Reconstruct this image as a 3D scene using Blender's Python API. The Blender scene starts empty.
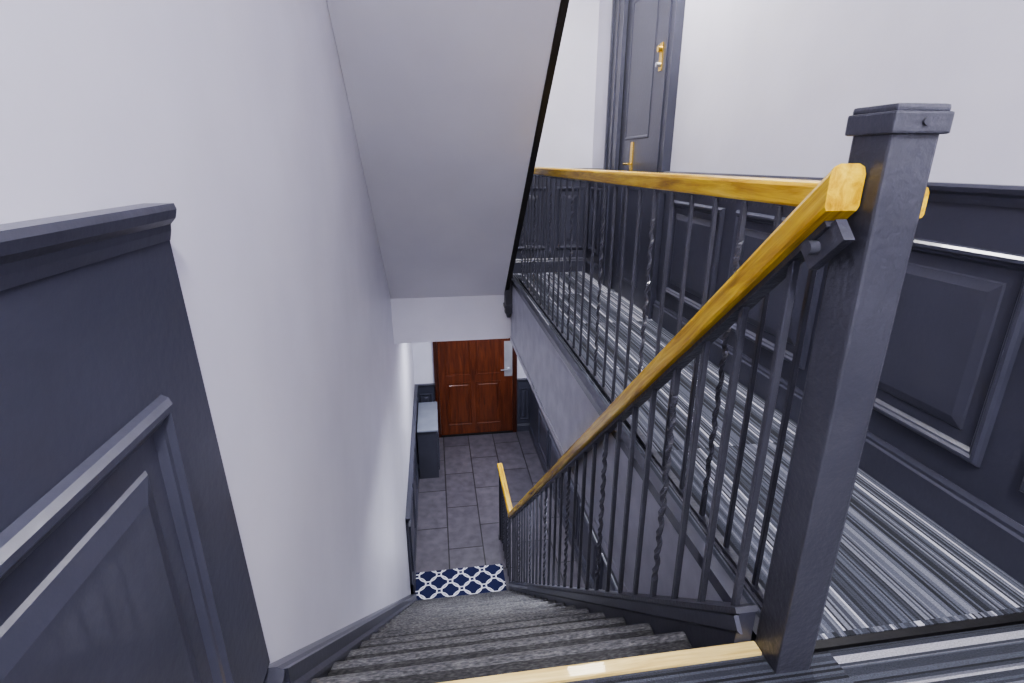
import bpy, bmesh, math, random
from mathutils import Vector, Matrix
random.seed(4)
C=bpy.context.scene.collection
SL=0.91; CA=math.cos(math.atan(SL)); SA=math.sin(math.atan(SL))

# ------------------------------------------------------------------ materials
def new_mat(name):
    m=bpy.data.materials.new(name); m.use_nodes=True
    nt=m.node_tree; b=nt.nodes['Principled BSDF']
    return m,nt,b
def N(nt,t,**kw):
    n=nt.nodes.new(t)
    for k,v in kw.items(): setattr(n,k,v)
    return n
def ramp(nt,stops,interp='LINEAR'):
    r=N(nt,'ShaderNodeValToRGB'); r.color_ramp.interpolation=interp
    e=r.color_ramp.elements
    e[0].position=stops[0][0]; e[0].color=(*stops[0][1],1)
    e[1].position=stops[-1][0]; e[1].color=(*stops[-1][1],1)
    for p,c in stops[1:-1]:
        x=e.new(p); x.color=(*c,1)
    return r
def objco(nt):
    return N(nt,'ShaderNodeTexCoord').outputs['Object']
def mth(nt,op,a,b=None,c=None):
    n=N(nt,'ShaderNodeMath',operation=op)
    for i,v in enumerate((a,b,c)):
        if v is None: continue
        if isinstance(v,(int,float)): n.inputs[i].default_value=v
        else: nt.links.new(v,n.inputs[i])
    return n.outputs[0]
def bump(nt,b,h,strength,dist=0.01):
    n=N(nt,'ShaderNodeBump'); n.inputs['Strength'].default_value=strength; n.inputs['Distance'].default_value=dist
    nt.links.new(h,n.inputs['Height']); nt.links.new(n.outputs[0],b.inputs['Normal'])
def paint(name,c1,c2,rough,scale=6,bs=0.15,bscale=40,coat=0.0):
    m,nt,b=new_mat(name); co=objco(nt)
    n=N(nt,'ShaderNodeTexNoise'); n.inputs['Scale'].default_value=scale; n.inputs['Detail'].default_value=5
    nt.links.new(co,n.inputs['Vector'])
    r=ramp(nt,[(0.3,c1),(0.7,c2)]); nt.links.new(n.outputs['Fac'],r.inputs[0]); nt.links.new(r.outputs[0],b.inputs['Base Color'])
    b.inputs['Roughness'].default_value=rough
    b.inputs['Coat Weight'].default_value=coat
    n2=N(nt,'ShaderNodeTexNoise'); n2.inputs['Scale'].default_value=bscale; n2.inputs['Detail'].default_value=3
    nt.links.new(co,n2.inputs['Vector']); bump(nt,b,n2.outputs['Fac'],bs,0.006)
    return m
M_WHITE=paint('wall_plaster',(0.63,0.625,0.71),(0.70,0.695,0.78),0.42,2.0,0.32,8)
M_CEIL=paint('soffit_plaster',(0.62,0.615,0.68),(0.68,0.675,0.74),0.65,1.5,0.15,10)
M_DARK=paint('slate_gloss_paint',(0.048,0.050,0.072),(0.060,0.062,0.088),0.32,3,0.12,45,0.15)
M_METAL=paint('charcoal_metal_paint',(0.050,0.051,0.068),(0.066,0.067,0.086),0.33,8,0.4,60,0.1)
M_FASC=paint('fascia_grey_paint',(0.38,0.38,0.43),(0.50,0.50,0.55),0.5,8,0.3,30)
M_BLACK=paint('black_edge',(0.006,0.006,0.008),(0.012,0.012,0.014),0.5)
M_CABTOP=paint('cabinet_top',(0.20,0.22,0.28),(0.25,0.27,0.33),0.35)
M_STEEL=paint('brushed_steel',(0.55,0.56,0.6),(0.65,0.66,0.7),0.35); M_STEEL.node_tree.nodes['Principled BSDF'].inputs['Metallic'].default_value=0.7
M_BRASS=paint('brass',(0.75,0.50,0.10),(0.85,0.6,0.16),0.25); M_BRASS.node_tree.nodes['Principled BSDF'].inputs['Metallic'].default_value=0.8

def wood(name,d,cols,rough=0.35,across=70,along=3.0):
    m,nt,b=new_mat(name); co=objco(nt)
    d=Vector(d).normalized(); ref=Vector((1,0,0)) if abs(d.x)<0.9 else Vector((0,1,0))
    u=d.cross(ref).normalized(); w=d.cross(u)
    comb=N(nt,'ShaderNodeCombineXYZ')
    for i,(vec,s) in enumerate(((d,along),(u,across),(w,across))):
        dp=N(nt,'ShaderNodeVectorMath',operation='DOT_PRODUCT'); nt.links.new(co,dp.inputs[0]); dp.inputs[1].default_value=vec*s
        nt.links.new(dp.outputs['Value'],comb.inputs[i])
    n=N(nt,'ShaderNodeTexNoise'); n.inputs['Scale'].default_value=1; n.inputs['Detail'].default_value=6; n.inputs['Roughness'].default_value=0.65; n.inputs['Distortion'].default_value=0.6
    nt.links.new(comb.outputs[0],n.inputs['Vector'])
    r=ramp(nt,[(0.25,cols[0]),(0.42,cols[1]),(0.58,cols[2]),(0.75,cols[3])]); nt.links.new(n.outputs['Fac'],r.inputs[0])
    nt.links.new(r.outputs[0],b.inputs['Base Color']); b.inputs['Roughness'].default_value=rough; b.inputs['Coat Weight'].default_value=0.2
    bump(nt,b,n.outputs['Fac'],0.1,0.002)
    return m
GOLD=[(0.16,0.075,0.004),(0.50,0.285,0.014),(0.74,0.49,0.028),(0.88,0.66,0.08)]
M_RAILS=wood('oak_rail_sloped',(0,CA,-SA),GOLD,0.25,40,3.0)
M_RAILY=wood('oak_rail_level',(0,1,0),GOLD,0.25,40,3.0)
M_NOSE=wood('oak_nosing',(1,0,0),[(0.42,0.28,0.08),(0.6,0.44,0.15),(0.74,0.58,0.24),(0.82,0.67,0.32)],0.6)
M_DOOR=wood('mahogany_door',(0,0,1),[(0.030,0.006,0.002),(0.085,0.018,0.005),(0.135,0.032,0.009),(0.20,0.052,0.015)],0.4,16,1.5)

def stripes(name,axis,k=1.0):
    m,nt,b=new_mat(name); co=objco(nt)
    s=N(nt,'ShaderNodeSeparateXYZ'); nt.links.new(co,s.inputs[0])
    c=s.outputs[axis]; o=s.outputs[1-axis]
    tile=mth(nt,'FLOOR',mth(nt,'MULTIPLY',o,1/0.92))
    c=mth(nt,'ADD',c,mth(nt,'MULTIPLY',tile,0.371))
    def wn(freq,off):
        f=mth(nt,'FLOOR',mth(nt,'MULTIPLY_ADD',c,freq,off))
        w=N(nt,'ShaderNodeTexWhiteNoise',noise_dimensions='1D'); nt.links.new(f,w.inputs['W']); return w.outputs['Value']
    v=mth(nt,'ADD',mth(nt,'MULTIPLY',wn(24,3.3),0.46),mth(nt,'MULTIPLY',wn(150,9.1),0.54))
    r=ramp(nt,[(0.0,tuple(k*q for q in (0.016,0.018,0.026))),(0.30,tuple(k*q for q in (0.042,0.047,0.066))),(0.46,tuple(k*q for q in (0.082,0.090,0.120))),(0.61,tuple(k*q for q in (0.155,0.162,0.200))),(0.76,tuple(k*q for q in (0.43,0.43,0.48)))],'CONSTANT')
    nt.links.new(v,r.inputs[0])
    n=N(nt,'ShaderNodeTexNoise'); n.inputs['Scale'].default_value=260; nt.links.new(co,n.inputs['Vector'])
    mx=N(nt,'ShaderNodeMix',data_type='RGBA',blend_type='MULTIPLY'); mx.inputs['Factor'].default_value=0.6
    r2=ramp(nt,[(0.3,(0.4,0.4,0.4)),(0.7,(1.2,1.2,1.2))]); nt.links.new(n.outputs['Fac'],r2.inputs[0])
    nt.links.new(r.outputs[0],mx.inputs[6]); nt.links.new(r2.outputs[0],mx.inputs[7]); nt.links.new(mx.outputs[2],b.inputs['Base Color'])
    b.inputs['Roughness'].default_value=0.95; bump(nt,b,n.outputs['Fac'],0.5,0.004)
    return m
M_CARY=stripes('striped_carpet_long',0)
M_CARX=stripes('striped_carpet_cross',1,0.7)

def stair_carpet(name,k):
    m,nt,b=new_mat(name); co=objco(nt)
    mp=N(nt,'ShaderNodeMapping'); mp.inputs['Scale'].default_value=(60,200,200); nt.links.new(co,mp.inputs[0])
    n=N(nt,'ShaderNodeTexNoise'); n.inputs['Scale'].default_value=1; n.inputs['Detail'].default_value=3; nt.links.new(mp.outputs[0],n.inputs['Vector'])
    n2=N(nt,'ShaderNodeTexNoise'); n2.inputs['Scale'].default_value=5; nt.links.new(co,n2.inputs['Vector'])
    v=mth(nt,'ADD',mth(nt,'MULTIPLY',n.outputs['Fac'],0.75),mth(nt,'MULTIPLY',n2.outputs['Fac'],0.25))
    r=ramp(nt,[(0.36,tuple(k*q for q in (0.022,0.022,0.026))),(0.5,tuple(k*q for q in (0.048,0.048,0.053))),(0.64,tuple(k*q for q in (0.086,0.085,0.089)))]); nt.links.new(v,r.inputs[0])
    nt.links.new(r.outputs[0],b.inputs['Base Color']); b.inputs['Roughness'].default_value=0.95
    bump(nt,b,n.outputs['Fac'],0.4,0.003); return m
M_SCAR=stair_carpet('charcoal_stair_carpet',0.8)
M_SNOSE=stair_carpet('lit_nosing_carpet',1.75)  # lighter copy: light caught by the nosing roll, painted into the carpet colour
M_SRISE=stair_carpet('shaded_riser_carpet',0.5)  # darker copy: riser shading painted into the carpet colour

def tiles():
    m,nt,b=new_mat('slate_floor_tile'); co=objco(nt)
    s=N(nt,'ShaderNodeSeparateXYZ'); nt.links.new(co,s.inputs[0]); cb=N(nt,'ShaderNodeCombineXYZ')
    nt.links.new(s.outputs[1],cb.inputs[0]); nt.links.new(s.outputs[0],cb.inputs[1])
    k=N(nt,'ShaderNodeTexBrick'); nt.links.new(cb.outputs[0],k.inputs['Vector'])
    k.inputs['Scale'].default_value=1; k.inputs['Brick Width'].default_value=0.9; k.inputs['Row Height'].default_value=0.46
    k.inputs['Mortar Size'].default_value=0.008; k.inputs['Color1'].default_value=(0.082,0.076,0.100,1); k.inputs['Color2'].default_value=(0.115,0.107,0.134,1)
    k.inputs['Mortar'].default_value=(0.02,0.02,0.025,1)
    n=N(nt,'ShaderNodeTexNoise'); n.inputs['Scale'].default_value=9; n.inputs['Detail'].default_value=6; nt.links.new(co,n.inputs['Vector'])
    r=ramp(nt,[(0.3,(0.75,0.75,0.75)),(0.7,(1.2,1.18,1.15))]); nt.links.new(n.outputs['Fac'],r.inputs[0])
    mx=N(nt,'ShaderNodeMix',data_type='RGBA',blend_type='MULTIPLY'); mx.inputs['Factor'].default_value=1
    nt.links.new(k.outputs['Color'],mx.inputs[6]); nt.links.new(r.outputs[0],mx.inputs[7]); nt.links.new(mx.outputs[2],b.inputs['Base Color'])
    b.inputs['Roughness'].default_value=0.38; bump(nt,b,n.outputs['Fac'],0.2,0.004); return m
M_TILE=tiles()

def matpat():
    m,nt,b=new_mat('navy_lattice_rug'); co=objco(nt)
    s=N(nt,'ShaderNodeSeparateXYZ'); nt.links.new(co,s.inputs[0])
    P=0.27
    def ring(ox,oy,rad,w):
        fx=mth(nt,'SUBTRACT',mth(nt,'FRACT',mth(nt,'MULTIPLY_ADD',s.outputs[0],1/P,10+ox)),0.5)
        fy=mth(nt,'SUBTRACT',mth(nt,'FRACT',mth(nt,'MULTIPLY_ADD',s.outputs[1],1/P,10+oy)),0.5)
        l=mth(nt,'SQRT',mth(nt,'ADD',mth(nt,'MULTIPLY',fx,fx),mth(nt,'MULTIPLY',fy,fy)))
        return mth(nt,'LESS_THAN',mth(nt,'ABSOLUTE',mth(nt,'SUBTRACT',l,rad)),w)
    v=mth(nt,'MAXIMUM',ring(0,0,0.40,0.034),ring(0.5,0.5,0.40,0.034))
    mx=N(nt,'ShaderNodeMix',data_type='RGBA'); nt.links.new(v,mx.inputs['Factor'])
    mx.inputs[6].default_value=(0.005,0.009,0.06,1); mx.inputs[7].default_value=(0.68,0.68,0.74,1)
    nt.links.new(mx.outputs[2],b.inputs['Base Color']); b.inputs['Roughness'].default_value=0.9; return m
M_MAT=matpat()

# ------------------------------------------------------------------ mesh builder
class MB:
    def __init__(s): s.v=[]; s.f=[]; s.mi=[]; s.mats=[]; s.sm=[]
    def m(s,mat):
        if mat not in s.mats: s.mats.append(mat)
        return s.mats.index(mat)
    def add(s,vs,fs,mat,smooth=False):
        o=len(s.v); s.v+= [tuple(v) for v in vs]; i=s.m(mat)
        for f in fs: s.f.append([o+k for k in f]); s.mi.append(i); s.sm.append(smooth)
    def box(s,x0,x1,y0,y1,z0,z1,mat):
        vs=[(x,y,z) for z in (z0,z1) for y in (y0,y1) for x in (x0,x1)]
        s.add(vs,[(0,2,3,1),(4,5,7,6),(0,1,5,4),(2,6,7,3),(0,4,6,2),(1,3,7,5)],mat)
    def bbox(s,x0,x1,y0,y1,z0,z1,mat,b=0.006):   # bevelled box
        bm=bmesh.new(); bmesh.ops.create_cube(bm,size=1)
        for v in bm.verts:
            v.co=Vector((x0+(v.co.x+.5)*(x1-x0),y0+(v.co.y+.5)*(y1-y0),z0+(v.co.z+.5)*(z1-z0)))
        bmesh.ops.bevel(bm,geom=bm.edges[:],offset=b,segments=2,affect='EDGES',profile=0.6)
        s.bm(bm,mat)
    def bm(s,bm,mat,smooth=False):
        bm.verts.index_update()
        s.add([v.co[:] for v in bm.verts],[[v.index for v in f.verts] for f in bm.faces],mat,smooth); bm.free()
    def prism(s,poly,x0,x1,mat,mats=None):      # poly in (y,z), extruded along x
        n=len(poly); vs=[(x0,y,z) for y,z in poly]+[(x1,y,z) for y,z in poly]
        fs=[list(range(n)),list(range(2*n-1,n-1,-1))]+[(i,(i+1)%n,n+(i+1)%n,n+i) for i in range(n)]
        o=len(s.mi); s.add(vs,fs,mat)
        if mats:
            for i,mm in mats.items(): s.mi[o+2+i]=s.m(mm)
    def sweep(s,prof,path,mat,smooth=False,cap=True,plumb=False):  # prof (x offset, up offset), path (x,y,z) with const x
        P=[Vector(p) for p in path]; n=len(prof); vs=[]
        for i,p in enumerate(P):
            if i==0: t=(P[1]-P[0]).normalized(); sc=1
            elif i==len(P)-1: t=(P[-1]-P[-2]).normalized(); sc=1
            else:
                a=(P[i]-P[i-1]).normalized(); c=(P[i+1]-P[i]).normalized(); t=(a+c).normalized(); sc=1/max(0.5,t.dot(a))
            up=Vector((1,0,0)).cross(t).normalized()
            if plumb and i==0: up=Vector((0,0,1/up.z))
            for a,b in prof: vs.append(p+Vector((a,0,0))+up*b*sc)
        fs=[]
        for i in range(len(P)-1):
            for k in range(n): fs.append((i*n+k,i*n+(k+1)%n,(i+1)*n+(k+1)%n,(i+1)*n+k))
        if cap: fs.append(list(range(n))[::-1]); fs.append([(len(P)-1)*n+k for k in range(n)])
        s.add(vs,fs,mat,smooth)
    def cyl(s,c,r,d,axis,mat,seg=20,r2=None):
        bm=bmesh.new(); bmesh.ops.create_cone(bm,cap_ends=True,segments=seg,radius1=r,radius2=r if r2 is None else r2,depth=d)
        R={'z':Matrix(),'x':Matrix.Rotation(math.pi/2,4,'Y'),'y':Matrix.Rotation(math.pi/2,4,'X')}[axis]
        bmesh.ops.transform(bm,matrix=Matrix.Translation(c)@R,verts=bm.verts); s.bm(bm,mat)
    def obj(s,name,parent=None,recalc=True):
        me=bpy.data.meshes.new(name); me.from_pydata(s.v,[],s.f)
        for m in s.mats: me.materials.append(m)
        for p,i,q in zip(me.polygons,s.mi,s.sm): p.material_index=i; p.use_smooth=q
        if recalc:
            bm=bmesh.new(); bm.from_mesh(me); bmesh.ops.recalc_face_normals(bm,faces=bm.faces); bm.to_mesh(me); bm.free()
        o=bpy.data.objects.new(name,me); C.objects.link(o)
        if parent: o.parent=parent
        return o
def empty(name):
    e=bpy.data.objects.new(name,None); C.objects.link(e); e.empty_display_size=0.1; return e

# panelling in a wall frame: O origin, A along, B up (z), Nn outward
class Frame:
    def __init__(s,O,A,Nn): s.O=Vector(O); s.A=Vector(A); s.N=Vector(Nn)
    def p(s,a,b,d): return s.O+s.A*a+Vector((0,0,b))+s.N*d
def fbox(mb,fr,a0,a1,b0,b1,d0,d1,mat):
    vs=[fr.p(a,b,d) for b in (b0,b1) for d in (d0,d1) for a in (a0,a1)]
    mb.add(vs,[(0,2,3,1),(4,5,7,6),(0,1,5,4),(2,6,7,3),(0,4,6,2),(1,3,7,5)],mat)
def fprof(mb,fr,prof,a0,a1,mat):  # prof (d,b)
    n=len(prof); vs=[fr.p(a0,b,d) for d,b in prof]+[fr.p(a1,b,d) for d,b in prof]
    mb.add(vs,[list(range(n)),list(range(2*n-1,n-1,-1))]+[(i,(i+1)%n,n+(i+1)%n,n+i) for i in range(n)],mat)
RP=[(0,0),(0.004,0.012),(0.012,0.020),(0.022,0.020),(0.030,0.012),(0.036,0.010),(0.046,-0.001),(0.085,-0.001),(0.090,0.004),(0.120,0.012)]
def panel(mb,fr,a0,a1,b0,b1,d,mat,rp=RP):
    lim=min(a1-a0,b1-b0)/2*0.85; k=min(1,lim/rp[-1][0])
    vs=[];fs=[]
    for i,h in rp:
        i*=k
        for a,b in ((a0+i,b0+i),(a1-i,b0+i),(a1-i,b1-i),(a0+i,b1-i)): vs.append(fr.p(a,b,d+h+0.0015))
    for r in range(len(rp)-1):
        for c in range(4): fs.append((r*4+c,r*4+(c+1)%4,r*4+4+(c+1)%4,r*4+4+c))
    L=(len(rp)-1)*4; fs.append((L,L+1,L+2,L+3)); mb.add(vs,fs,mat)
def wainscot(name,fr,L,panels,H=1.085,t=0.025,pb=(0.25,0.90),base=True,mat=None,co=0.032,lean=None):
    mat=mat or M_DARK; mb=MB()
    if lean:   # end stile scribed slightly out of plumb: (top a, bottom a)
        at,ab=lean
        vs=[fr.p(a,b,d) for b in (0,H-0.01) for d in (0,t) for a in ((ab if b==0 else at),L)]
        mb.add(vs,[(0,2,3,1),(4,5,7,6),(0,1,5,4),(2,6,7,3),(0,4,6,2),(1,3,7,5)],mat)
    else:
        fbox(mb,fr,0,L,0,H-0.01,0,t,mat)
    for a0,a1 in panels: panel(mb,fr,a0,a1,pb[0],pb[1],t,mat)
    q=co/0.032
    capp=[(0,H-0.06),(t+0.004*q,H-0.06),(t+0.010*q,H-0.045),(t+0.012*q,H-0.034),(t+0.026*q,H-0.024),(t+0.032*q,H-0.010),(t+0.028*q,H),(0,H)]
    fprof(mb,fr,capp,-0.0,L+0.0,mat)
    if base:
        fprof(mb,fr,[(0,0),(t+0.018,0),(t+0.018,0.12),(t+0.012,0.128),(t+0.012,0.14),(t+0.004,0.155),(0,0.155)],0,L,mat)
    return mb.obj(name,recalc=False)

XL=-0.47; XR=1.67; YB=-1.6; YF=5.65; YH=8.97; ZG=-3.75; ZT=3.45; ZB=-0.665
E=0.002
def wall(name,*a,mat=M_WHITE):
    mb=MB(); mb.box(*a,mat); return mb.obj(name)
# ------------------------------------------------------------------ shell
wall('wall_left',XL-0.12,XL,YB,YH+0.1,ZG,6.5)
wall('wall_right',XR,XR+0.12,YB,YH+0.1,ZG,6.5)
wall('wall_back',XL-0.12,XR+0.12,YB-0.12,YB,ZG,6.5)
wall('wall_front',XL,XR,YF,YF+0.12,0,6.5)
wall('wall_hall_end',XL,XR,YH,YH+0.12,ZG,ZB)
wall('ceiling_hall',XL,XR,5.40,YH,ZB,-0.2,mat=M_WHITE)
mb=MB(); mb.box(0.79,XR,0.905,5.40,ZB,-0.012,M_WHITE); mb.box(XL,XR,YB,0.895,ZB,-0.012,M_WHITE); mb.box(XL,XR,5.40,YF,-0.2,-0.012,M_WHITE); mb.obj('ceiling_ground_floor')
wall('ceiling',XL,XR,YB,1.15,ZT,ZT+0.3,mat=M_CEIL)
wall('ceiling.001',0.79,XR,1.15,YF,ZT,ZT+0.3,mat=M_CEIL)
wall('ceiling_top',XL,XR,YB,YF,6.4,6.5,mat=M_CEIL)
wall('floor_ground',XL,XR,YB,YH,ZG-0.1,ZG,mat=M_TILE)
mb=MB()
mb.box(0.79,XR,0.905,YF,-0.012,0,M_CARY); mb.box(XL,0.79,5.36,YF,-0.012,0,M_CARY)
mb.obj('floor_landing')
mb=MB(); mb.box(XL,XR,YB,0.872,-0.012,0.0,M_CARX); mb.obj('floor_landing_near')
mb=MB(); mb.box(0.79,XR,0.878,0.900,-0.012,0.004,M_BLACK); mb.obj('trim_carpet_seam')
mb=MB(); mb.bbox(XL+0.03,0.752,0.884,0.922,-0.03,0.008,M_NOSE,0.006); mb.box(XL,0.79,0.872,0.884,-0.03,0.0,M_CARX); mb.obj('trim_stair_nosing')
# landing fascia
mb=MB(); mb.box(0.775,0.79,0.925,5.40,ZB,-0.0,M_FASC)
mb.box(0.762,0.80,0.925,5.40,-0.03,0.012,M_DARK); mb.box(0.768,0.79,0.925,5.40,ZB-0.03,ZB+0.02,M_FASC)
mb.obj('trim_landing_fascia')

# ------------------------------------------------------------------ wainscots
fl=Frame((XL+E,0.972,0),(0,-1,0),(1,0,0))
wainscot('wainscot_left',fl,2.5,[(0.132,0.89),(1.04,1.84)],pb=(0.16,0.80),t=0.026,base=False,co=0.022,lean=(0.0,-0.068))
f2=Frame((XR-E,YB+E,0),(0,1,0),(-1,0,0))
wainscot('wainscot_right',f2,3.70-YB-E,[(a-YB,b-YB) for a,b in ((-1.3,-0.5),(-0.38,0.28),(0.40,1.08),(1.20,1.90),(2.02,2.74),(2.87,3.57))])
wainscot('wainscot_right_end',Frame((XR-E,5.08,0),(0,1,0),(-1,0,0)),YF-5.08-0.06,[(0.08,0.44)])
wainscot('wainscot_front',Frame((0.8,YF-E,0),(1,0,0),(0,-1,0)),XR-0.8-E,[(0.06,0.40),(0.48,0.80)])
wainscot('wainscot_hall_left',Frame((XL+E,5.12,ZG),(0,1,0),(1,0,0)),YH-5.12-0.06,[(0.1,0.9),(1.0,1.8),(1.9,2.7),(2.8,3.7)])
wainscot('wainscot_hall_right',Frame((XR-E,1.0,ZG),(0,1,0),(-1,0,0)),YH-1.0-0.06,[(0.1+0.88*i,0.85+0.88*i) for i in range(8)])
wainscot('wainscot_hall_end_left',Frame((XL+E,YH-E,ZG),(1,0,0),(0,-1,0)),0.355,[(0.08,0.30)])
wainscot('wainscot_hall_end_right',Frame((1.40,YH-E,ZG),(1,0,0),(0,-1,0)),XR-1.40-E,[(0.05,0.22)])

# ------------------------------------------------------------------ lower stair flight
def nose(y): return -SL*(y-0.905)
R=3.75/18; T=R/SL; Y0=0.905
smats={}
def stair_profile(n,y0,z0):
    pts=[(y0,z0-0.012)]
    y,z=y0,z0
    for i in range(n):
        z2=z-R
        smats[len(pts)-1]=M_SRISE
        pts.append((y,z2))                       # riser foot
        if i<n-1:
            y2=y+T
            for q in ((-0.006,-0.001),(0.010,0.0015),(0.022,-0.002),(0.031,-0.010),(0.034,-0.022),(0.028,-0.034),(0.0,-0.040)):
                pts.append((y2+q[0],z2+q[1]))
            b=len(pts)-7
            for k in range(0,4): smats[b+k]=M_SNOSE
            y=y2
        z=z2
    return pts,y,z
pts,ye,ze=stair_profile(18,Y0,0.0)
low=[(ye-0.001,ZG),(ye-0.25,ZG),(Y0-0.0,-0.30-0.0)]
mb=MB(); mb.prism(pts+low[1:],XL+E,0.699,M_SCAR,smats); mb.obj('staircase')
# string board (right)
yb=5.02
mb=MB(); top=0.115
mb.prism([(0.925,top+nose(0.925)),(yb,top+nose(yb)),(yb,ZG),(yb-0.35,ZG),(0.925,nose(0.925)-0.33)],0.70,0.745,M_DARK)
mb.sweep([(-0.03,0),(-0.03,0.014),(0.03,0.014),(0.03,0)],[(0.7225,0.925,top+nose(0.925)),(0.7225,yb,top+nose(yb))],M_METAL)
mb.sweep([(-0.006,-0.045),(-0.012,-0.038),(-0.012,-0.004),(0.0,-0.004),(0.0,-0.045)],[(0.70,0.93,top+nose(0.93)),(0.70,yb,top+nose(yb))],M_DARK)
mb.obj('trim_stair_string')
# skirting (left)
mb=MB(); sk=0.095; sw=0.030
mb.prism([(1.04,sk+nose(1.04)),(5.12,sk+nose(5.12)),(5.12,ZG),(4.75,ZG),(1.04,nose(1.04)-0.3)],XL,XL+0.036+sw,M_DARK)
mb.sweep([(0,-0.075),(0.042+sw,-0.075),(0.048+sw,-0.06),(0.048+sw,-0.05),(0.041+sw,-0.042),(0.041+sw*.5,-0.03),(0.046+sw*.4,-0.018),(0.050+sw*.3,-0.004),(0.040,0.006),(0,0.006)],[(XL,1.04,sk+nose(1.04)),(XL,5.12,sk+nose(5.12))],M_DARK)
mb.obj('baseboard_stair')

# ------------------------------------------------------------------ balusters
def baluster(mb,x,y,z0,z1,tw,w=0.0085,mat=None):
    mat=mat or M_METAL
    if not tw:
        c=0.002
        vs=[]; 
        sec=[(-w,-w+c),(-w+c,-w),(w-c,-w),(w,-w+c),(w,w-c),(w-c,w),(-w+c,w),(-w,w-c)]
        for z in (z0,z1): vs+=[(x+a,y+b,z) for a,b in sec]
        mb.add(vs,[(i,(i+1)%8,8+(i+1)%8,8+i) for i in range(8)]+[tuple(range(8))[::-1],tuple(range(8,16))],mat); return
    L=z1-z0; ta,tb=z0+0.10*L,z0+0.90*L; n=84; vs=[]; zs=[z0]+[ta+(tb-ta)*i/n for i in range(n+1)]+[z1]
    for z in zs:
        k=min(max((z-ta)/(tb-ta),0),1); ang=k*math.pi*2*round((tb-ta)/0.085)
        e=min(1,min(k,1-k)*14); off=0.003*e; ww=w*(1-0.12*e)
        cx=x+off*math.cos(ang); cy=y+off*math.sin(ang)
        for q in range(4):
            a=ang*0.5+math.pi/4+q*math.pi/2
            vs.append((cx+ww*1.414*math.cos(a),cy+ww*1.414*math.sin(a),z))
    fs=[]
    for i in range(len(zs)-1):
        for q in range(4): fs.append((i*4+q,i*4+(q+1)%4,i*4+4+(q+1)%4,i*4+4+q))
    fs+= [(3,2,1,0),tuple(len(vs)-4+i for i in range(4))]
    mb.add(vs,fs,mat)
RAILP=[(-0.030,-0.016),(-0.034,-0.010),(-0.034,0.030),(-0.029,0.039),(-0.018,0.043),(0.018,0.043),(0.029,0.039),(0.034,0.030),(0.034,-0.010),(0.030,-0.016)]
BARP=[(-0.018,-0.028),(-0.018,-0.016),(0.018,-0.016),(0.018,-0.028)]
# stair railing
XS=0.7225; rh=1.055
sr=empty('stair_railing')
def rz(y): return rh+nose(y)
yk=4.97; zk=rz(yk)
mb=MB(); mb.sweep(RAILP,[(XS-0.006,0.868,rz(0.868)),(XS-0.006,yk,zk)],M_RAILS,plumb=True); mb.obj('handrail',sr)
mb=MB(); mb.sweep(RAILP,[(XS-0.006,yk,zk-0.004),(XS-0.006,6.03,zk-0.004)],M_RAILY); mb.obj('handrail_level',sr)
mb=MB(); mb.sweep(BARP,[(XS,0.90,rz(0.90)),(XS,yk,zk),(XS,6.0,zk)],M_METAL)
mb.cyl((XS-0.02,0.91,rz(0.91)-0.055),0.014,0.02,'x',M_METAL)
mb.sweep([(-0.010,-0.062),(-0.010,-0.018),(0.012,-0.018),(0.012,-0.062)],[(XS,0.885,rz(0.885)-0.008),(XS,0.96,rz(0.96)-0.008)],M_METAL); mb.obj('rail_channel',sr)
mb=MB(); y=0.975; i=0
while y<4.98:
    baluster(mb,XS,y,top+nose(y)+0.002,rz(y)-0.03,i%4==3); y+=0.15; i+=1
for j,y in enumerate((5.12,5.27,5.42,5.57,5.72,5.87)): baluster(mb,XS,y,ZG,zk-0.02,j%3==1)
mb.obj('balusters',sr,recalc=False)
mb=MB(); mb.bbox(XS-0.025,XS+0.025,5.955,6.005,ZG,zk-0.01,M_METAL,0.004); mb.bbox(XS-0.04,XS+0.04,5.94,6.02,ZG,ZG+0.02,M_METAL,0.004); mb.obj('end_post',sr)

# newel
nw=empty('newel_post'); mb=MB()
mb.bbox(0.753,0.843,0.832,0.922,-0.05,1.20,M_METAL,0.006)
mb.bbox(0.744,0.852,0.823,0.931,1.193,1.228,M_METAL,0.004)
mb.bbox(0.748,0.848,0.827,0.927,1.224,1.240,M_METAL,0.006)
mb.cyl((0.80,0.822,1.212),0.006,0.006,'y',M_METAL)
mb.obj('post_shaft',nw,recalc=True)

# landing railing
XB=0.879; lr=empty('landing_railing')
zr=1.065
mb=MB(); mb.sweep(RAILP,[(XB,0.895,zr),(XB,5.27,zr)],M_RAILY); mb.obj('handrail',lr)
mb=MB(); mb.sweep(BARP,[(XB-0.01,0.94,zr),(XB-0.01,5.27,zr)],M_METAL)
mb.sweep([(-0.012,0),(-0.012,0.012),(0.012,0.012),(0.012,0)],[(XB-0.03,0.94,0.012),(XB-0.03,5.27,0.012)],M_METAL); mb.obj('rail_channel',lr)
mb=MB(); y=1.08; i=0
while y<5.25:
    baluster(mb,XB-0.03,y,0.0,zr-0.02,i%4==2,0.0068); y+=0.155; i+=1
mb.obj('balusters',lr,recalc=False)

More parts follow.
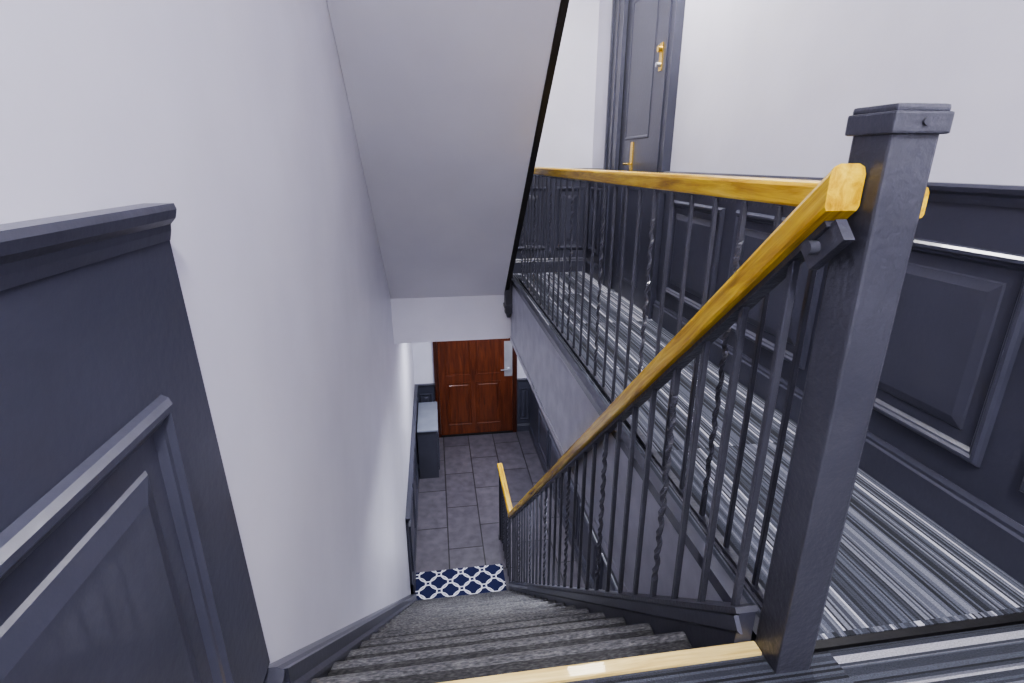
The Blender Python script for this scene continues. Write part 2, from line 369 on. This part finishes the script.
# ------------------------------------------------------------------ upper flight
def under(y): return 1.894-0.908*(y-3.1)
ys=5.30; pts=[(5.40,-0.19),(5.40,-0.012),(ys,-0.012)]
y,z=ys,0.0
for i in range(18):
    pts.append((y,z+R-0.03)); pts.append((y+0.02,z+R-0.02)); pts.append((y+0.02,z+R)); z+=R
    if i<17: y-=T; pts.append((y,z))
yt=y
pts+= [(1.152,z),(1.152,under(1.152))]
pts+= [(5.40,under(5.40))]
pts=pts[1:]
mb=MB(); mb.prism(pts,XL+E,0.699,M_CEIL); mb.obj('upper_staircase_flight')
mb=MB(); mb.prism([(5.36,under(5.36)-0.012),(5.36,0.14),(yt,3.75+0.12),(1.2,3.87),(1.15,under(1.15)-0.012)],0.70,0.742,M_BLACK); mb.obj('trim_upper_string')
mb=MB(); mb.box(XL,0.755,5.385,5.41,ZB,-0.18,M_WHITE); mb.obj('trim_header_beam')
ur=empty('upper_stair_railing'); mb=MB()
def nu(y): return (ys-y)*SL+0.10
y=5.2;i=0
while y>1.4:
    baluster(mb,0.721,y,nu(y),nu(y)+0.89,i%4==2); y-=0.142; i+=1
mb.obj('balusters',ur,recalc=False)
mb=MB(); mb.sweep(RAILP,[(0.721,1.3,nu(1.3)+0.9),(0.721,5.285,nu(5.285)+0.9)],M_RAILY); mb.obj('handrail',ur)
mb=MB()
mb.bbox(0.70,0.785,5.29,5.375,-0.36,1.2,M_METAL,0.006); mb.bbox(0.69,0.795,5.28,5.385,1.2,1.23,M_METAL,0.004)
mb.bbox(0.69,0.795,5.28,5.385,-0.30,-0.26,M_METAL,0.008)
mb.cyl((0.7425,5.3325,-0.385),0.02,0.05,'z',M_METAL,16,0.035); mb.obj('bottom_newel',ur)

# ------------------------------------------------------------------ apartment door (right wall)
d1=empty('door_1'); F=Frame((XR,3.72,0),(0,1,0),(-1,0,0)); mb=MB()
Ld=1.34; Hd=2.62
fbox(mb,F,0,0.13,0,Hd,0,0.045,M_DARK); fbox(mb,F,Ld-0.30,Ld,0,Hd,0,0.045,M_DARK); fbox(mb,F,0,Ld,Hd-0.13,Hd,0,0.045,M_DARK)
fbox(mb,F,0,0.025,0,Hd,0.045,0.062,M_DARK); fbox(mb,F,0.105,0.13,0,Hd-0.13,0.045,0.055,M_DARK)
fbox(mb,F,Ld-0.025,Ld,0,Hd,0.045,0.062,M_DARK); fbox(mb,F,Ld-0.30,Ld-0.27,0,Hd-0.13,0.045,0.055,M_DARK); fbox(mb,F,Ld-0.16,Ld-0.14,0,Hd-0.13,0.045,0.055,M_DARK)
mb.obj('frame',d1,recalc=False)
mb=MB(); fbox(mb,F,0.13,Ld-0.30,0.006,Hd-0.13,0,0.018,M_DARK)
RS=[(0,0),(0.006,0.004),(0.018,0.004),(0.026,-0.001),(0.06,-0.001)]
for b0,b1 in ((0.15,0.95),(1.32,2.35)): panel(mb,F,0.40,Ld-0.42,b0,b1,0.018,M_DARK,RS)
fbox(mb,F,0.13,0.138,0,Hd-0.13,0.018,0.02,M_BLACK); fbox(mb,F,Ld-0.312,Ld-0.30,0,Hd-0.13,0.018,0.02,M_BLACK)
mb.obj('leaf',d1,recalc=False)
mb=MB(); fbox(mb,F,0.25,0.30,1.76,1.94,0.018,0.026,M_BRASS); mb.cyl((XR-0.035,3.995,1.90),0.022,0.03,'x',M_BRASS); mb.cyl((XR-0.035,3.995,1.80),0.016,0.04,'x',M_STEEL)
fbox(mb,F,0.70,0.75,1.06,1.30,0.018,0.028,M_BRASS); mb.cyl((XR-0.05,4.445,1.13),0.010,0.06,'x',M_BRASS); mb.cyl((XR-0.08,4.40,1.13),0.009,0.12,'y',M_BRASS)
mb.obj('hardware',d1,recalc=False)

# ------------------------------------------------------------------ entrance door
d2=empty('door_2'); F=Frame((-0.11,YH,ZG),(1,0,0),(0,-1,0)); mb=MB(); W=1.50; HH=2.35
M_DF=wood('mahogany_frame',(0,0,1),[(0.02,0.005,0.002),(0.04,0.009,0.003),(0.06,0.013,0.004),(0.09,0.02,0.006)],0.4,22,1.5)
fbox(mb,F,0,0.07,0,HH,0,0.06,M_DF); fbox(mb,F,W-0.07,W,0,HH,0,0.06,M_DF); fbox(mb,F,0,W,HH-0.07,HH,0,0.06,M_DF); fbox(mb,F,0.07,W-0.07,0,0.03,0,0.06,M_BLACK)
mb.obj('frame',d2,recalc=False)
mb=MB(); fbox(mb,F,0.075,W-0.075,0.02,HH-0.075,0,0.03,M_DOOR)
RQ=[(0,0),(0.004,0.006),(0.014,0.006),(0.020,-0.001),(0.05,-0.001),(0.06,0.004)]
for a0,a1 in ((0.20,0.66),(0.74,1.20)):
    for b0,b1 in ((0.22,1.08),(1.22,2.05)): panel(mb,F,a0,a1,b0,b1,0.03,M_DOOR,RQ)
mb.obj('leaf',d2,recalc=False)
mb=MB(); fbox(mb,F,1.27,1.42,1.16,1.84,0.03,0.04,M_STEEL); mb.cyl((1.24,YH-0.06,ZG+1.3),0.028,0.04,'y',M_STEEL); fbox(mb,F,1.20,1.36,1.29,1.31,0.07,0.085,M_STEEL)
mb.obj('hardware',d2,recalc=False)

# ------------------------------------------------------------------ radiator cover
rc=empty('radiator_cover'); mb=MB(); x0,x1,y0,y1,zt=XL+0.062,-0.10,7.58,8.60,ZG+0.88
mb.box(x0,x1,y0,y1,ZG+0.0,zt-0.03,M_DARK)
panel(mb,Frame((x1,y0,ZG),(0,1,0),(1,0,0)),0.06,0.48,0.1,0.78,0,M_DARK); panel(mb,Frame((x1,y0,ZG),(0,1,0),(1,0,0)),0.54,0.96,0.1,0.78,0,M_DARK)
mb.bbox(x0+0.0,x1+0.02,y0-0.02,y1+0.02,zt-0.03,zt,M_CABTOP,0.006)
mb.obj('body',rc,recalc=False)

# mat
mb=MB(); mb.bbox(XL+0.05,0.67,4.86,5.47,ZG,ZG+0.012,M_MAT,0.004); mb.obj('entrance_rug')

# ------------------------------------------------------------------ unseen lamps: area lights with modelled fixtures
def lamp(loc,w,size,sy=None,col=(1,0.98,0.97)):
    e=empty('unseen_ceiling_lamp'); mb=MB(); m,nt,b=new_mat('unseen_lamp_glass'); b.inputs['Emission Color'].default_value=(1,1,1,1); b.inputs['Emission Strength'].default_value=2; b.inputs['Base Color'].default_value=(0.9,0.9,0.9,1)
    mb.cyl((loc[0],loc[1],loc[2]+0.03),0.14,0.04,'z',m,32,0.16); mb.obj('shade',e)
    L=bpy.data.lights.new('unseen_bulb','AREA'); L.energy=w; L.size=size; L.color=col
    if sy: L.shape='RECTANGLE'; L.size_y=sy
    o=bpy.data.objects.new('unseen_bulb',L); C.objects.link(o); o.location=(loc[0],loc[1],loc[2]-0.02); o.parent=e
lamp((1.23,3.3,ZT-0.05),135,0.35,1.0)
lamp((0.45,-1.15,ZT-0.05),160,0.35,0.35)  # added fill behind and above the camera, also casts nosing shadows on treads
lamp((0.7,6.9,ZB-0.05),70,0.35,None,(0.93,0.95,1))
lamp((1.25,3.3,ZB-0.05),55,0.3,0.3,(0.93,0.95,1))
w=bpy.data.worlds.new('world'); bpy.context.scene.world=w; w.use_nodes=True
w.node_tree.nodes['Background'].inputs[0].default_value=(0.8,0.82,0.9,1); w.node_tree.nodes['Background'].inputs[1].default_value=0.3
bpy.context.scene.view_settings.look='AgX - Medium High Contrast'

cam=bpy.data.cameras.new('camera'); cam.lens=529/1024*36; cam.clip_start=0.01
co=bpy.data.objects.new('camera',cam); C.objects.link(co); co.location=(0,0,1.15); co.rotation_euler=(math.radians(90-18.8),0,math.radians(-8.3))
bpy.context.scene.camera=co
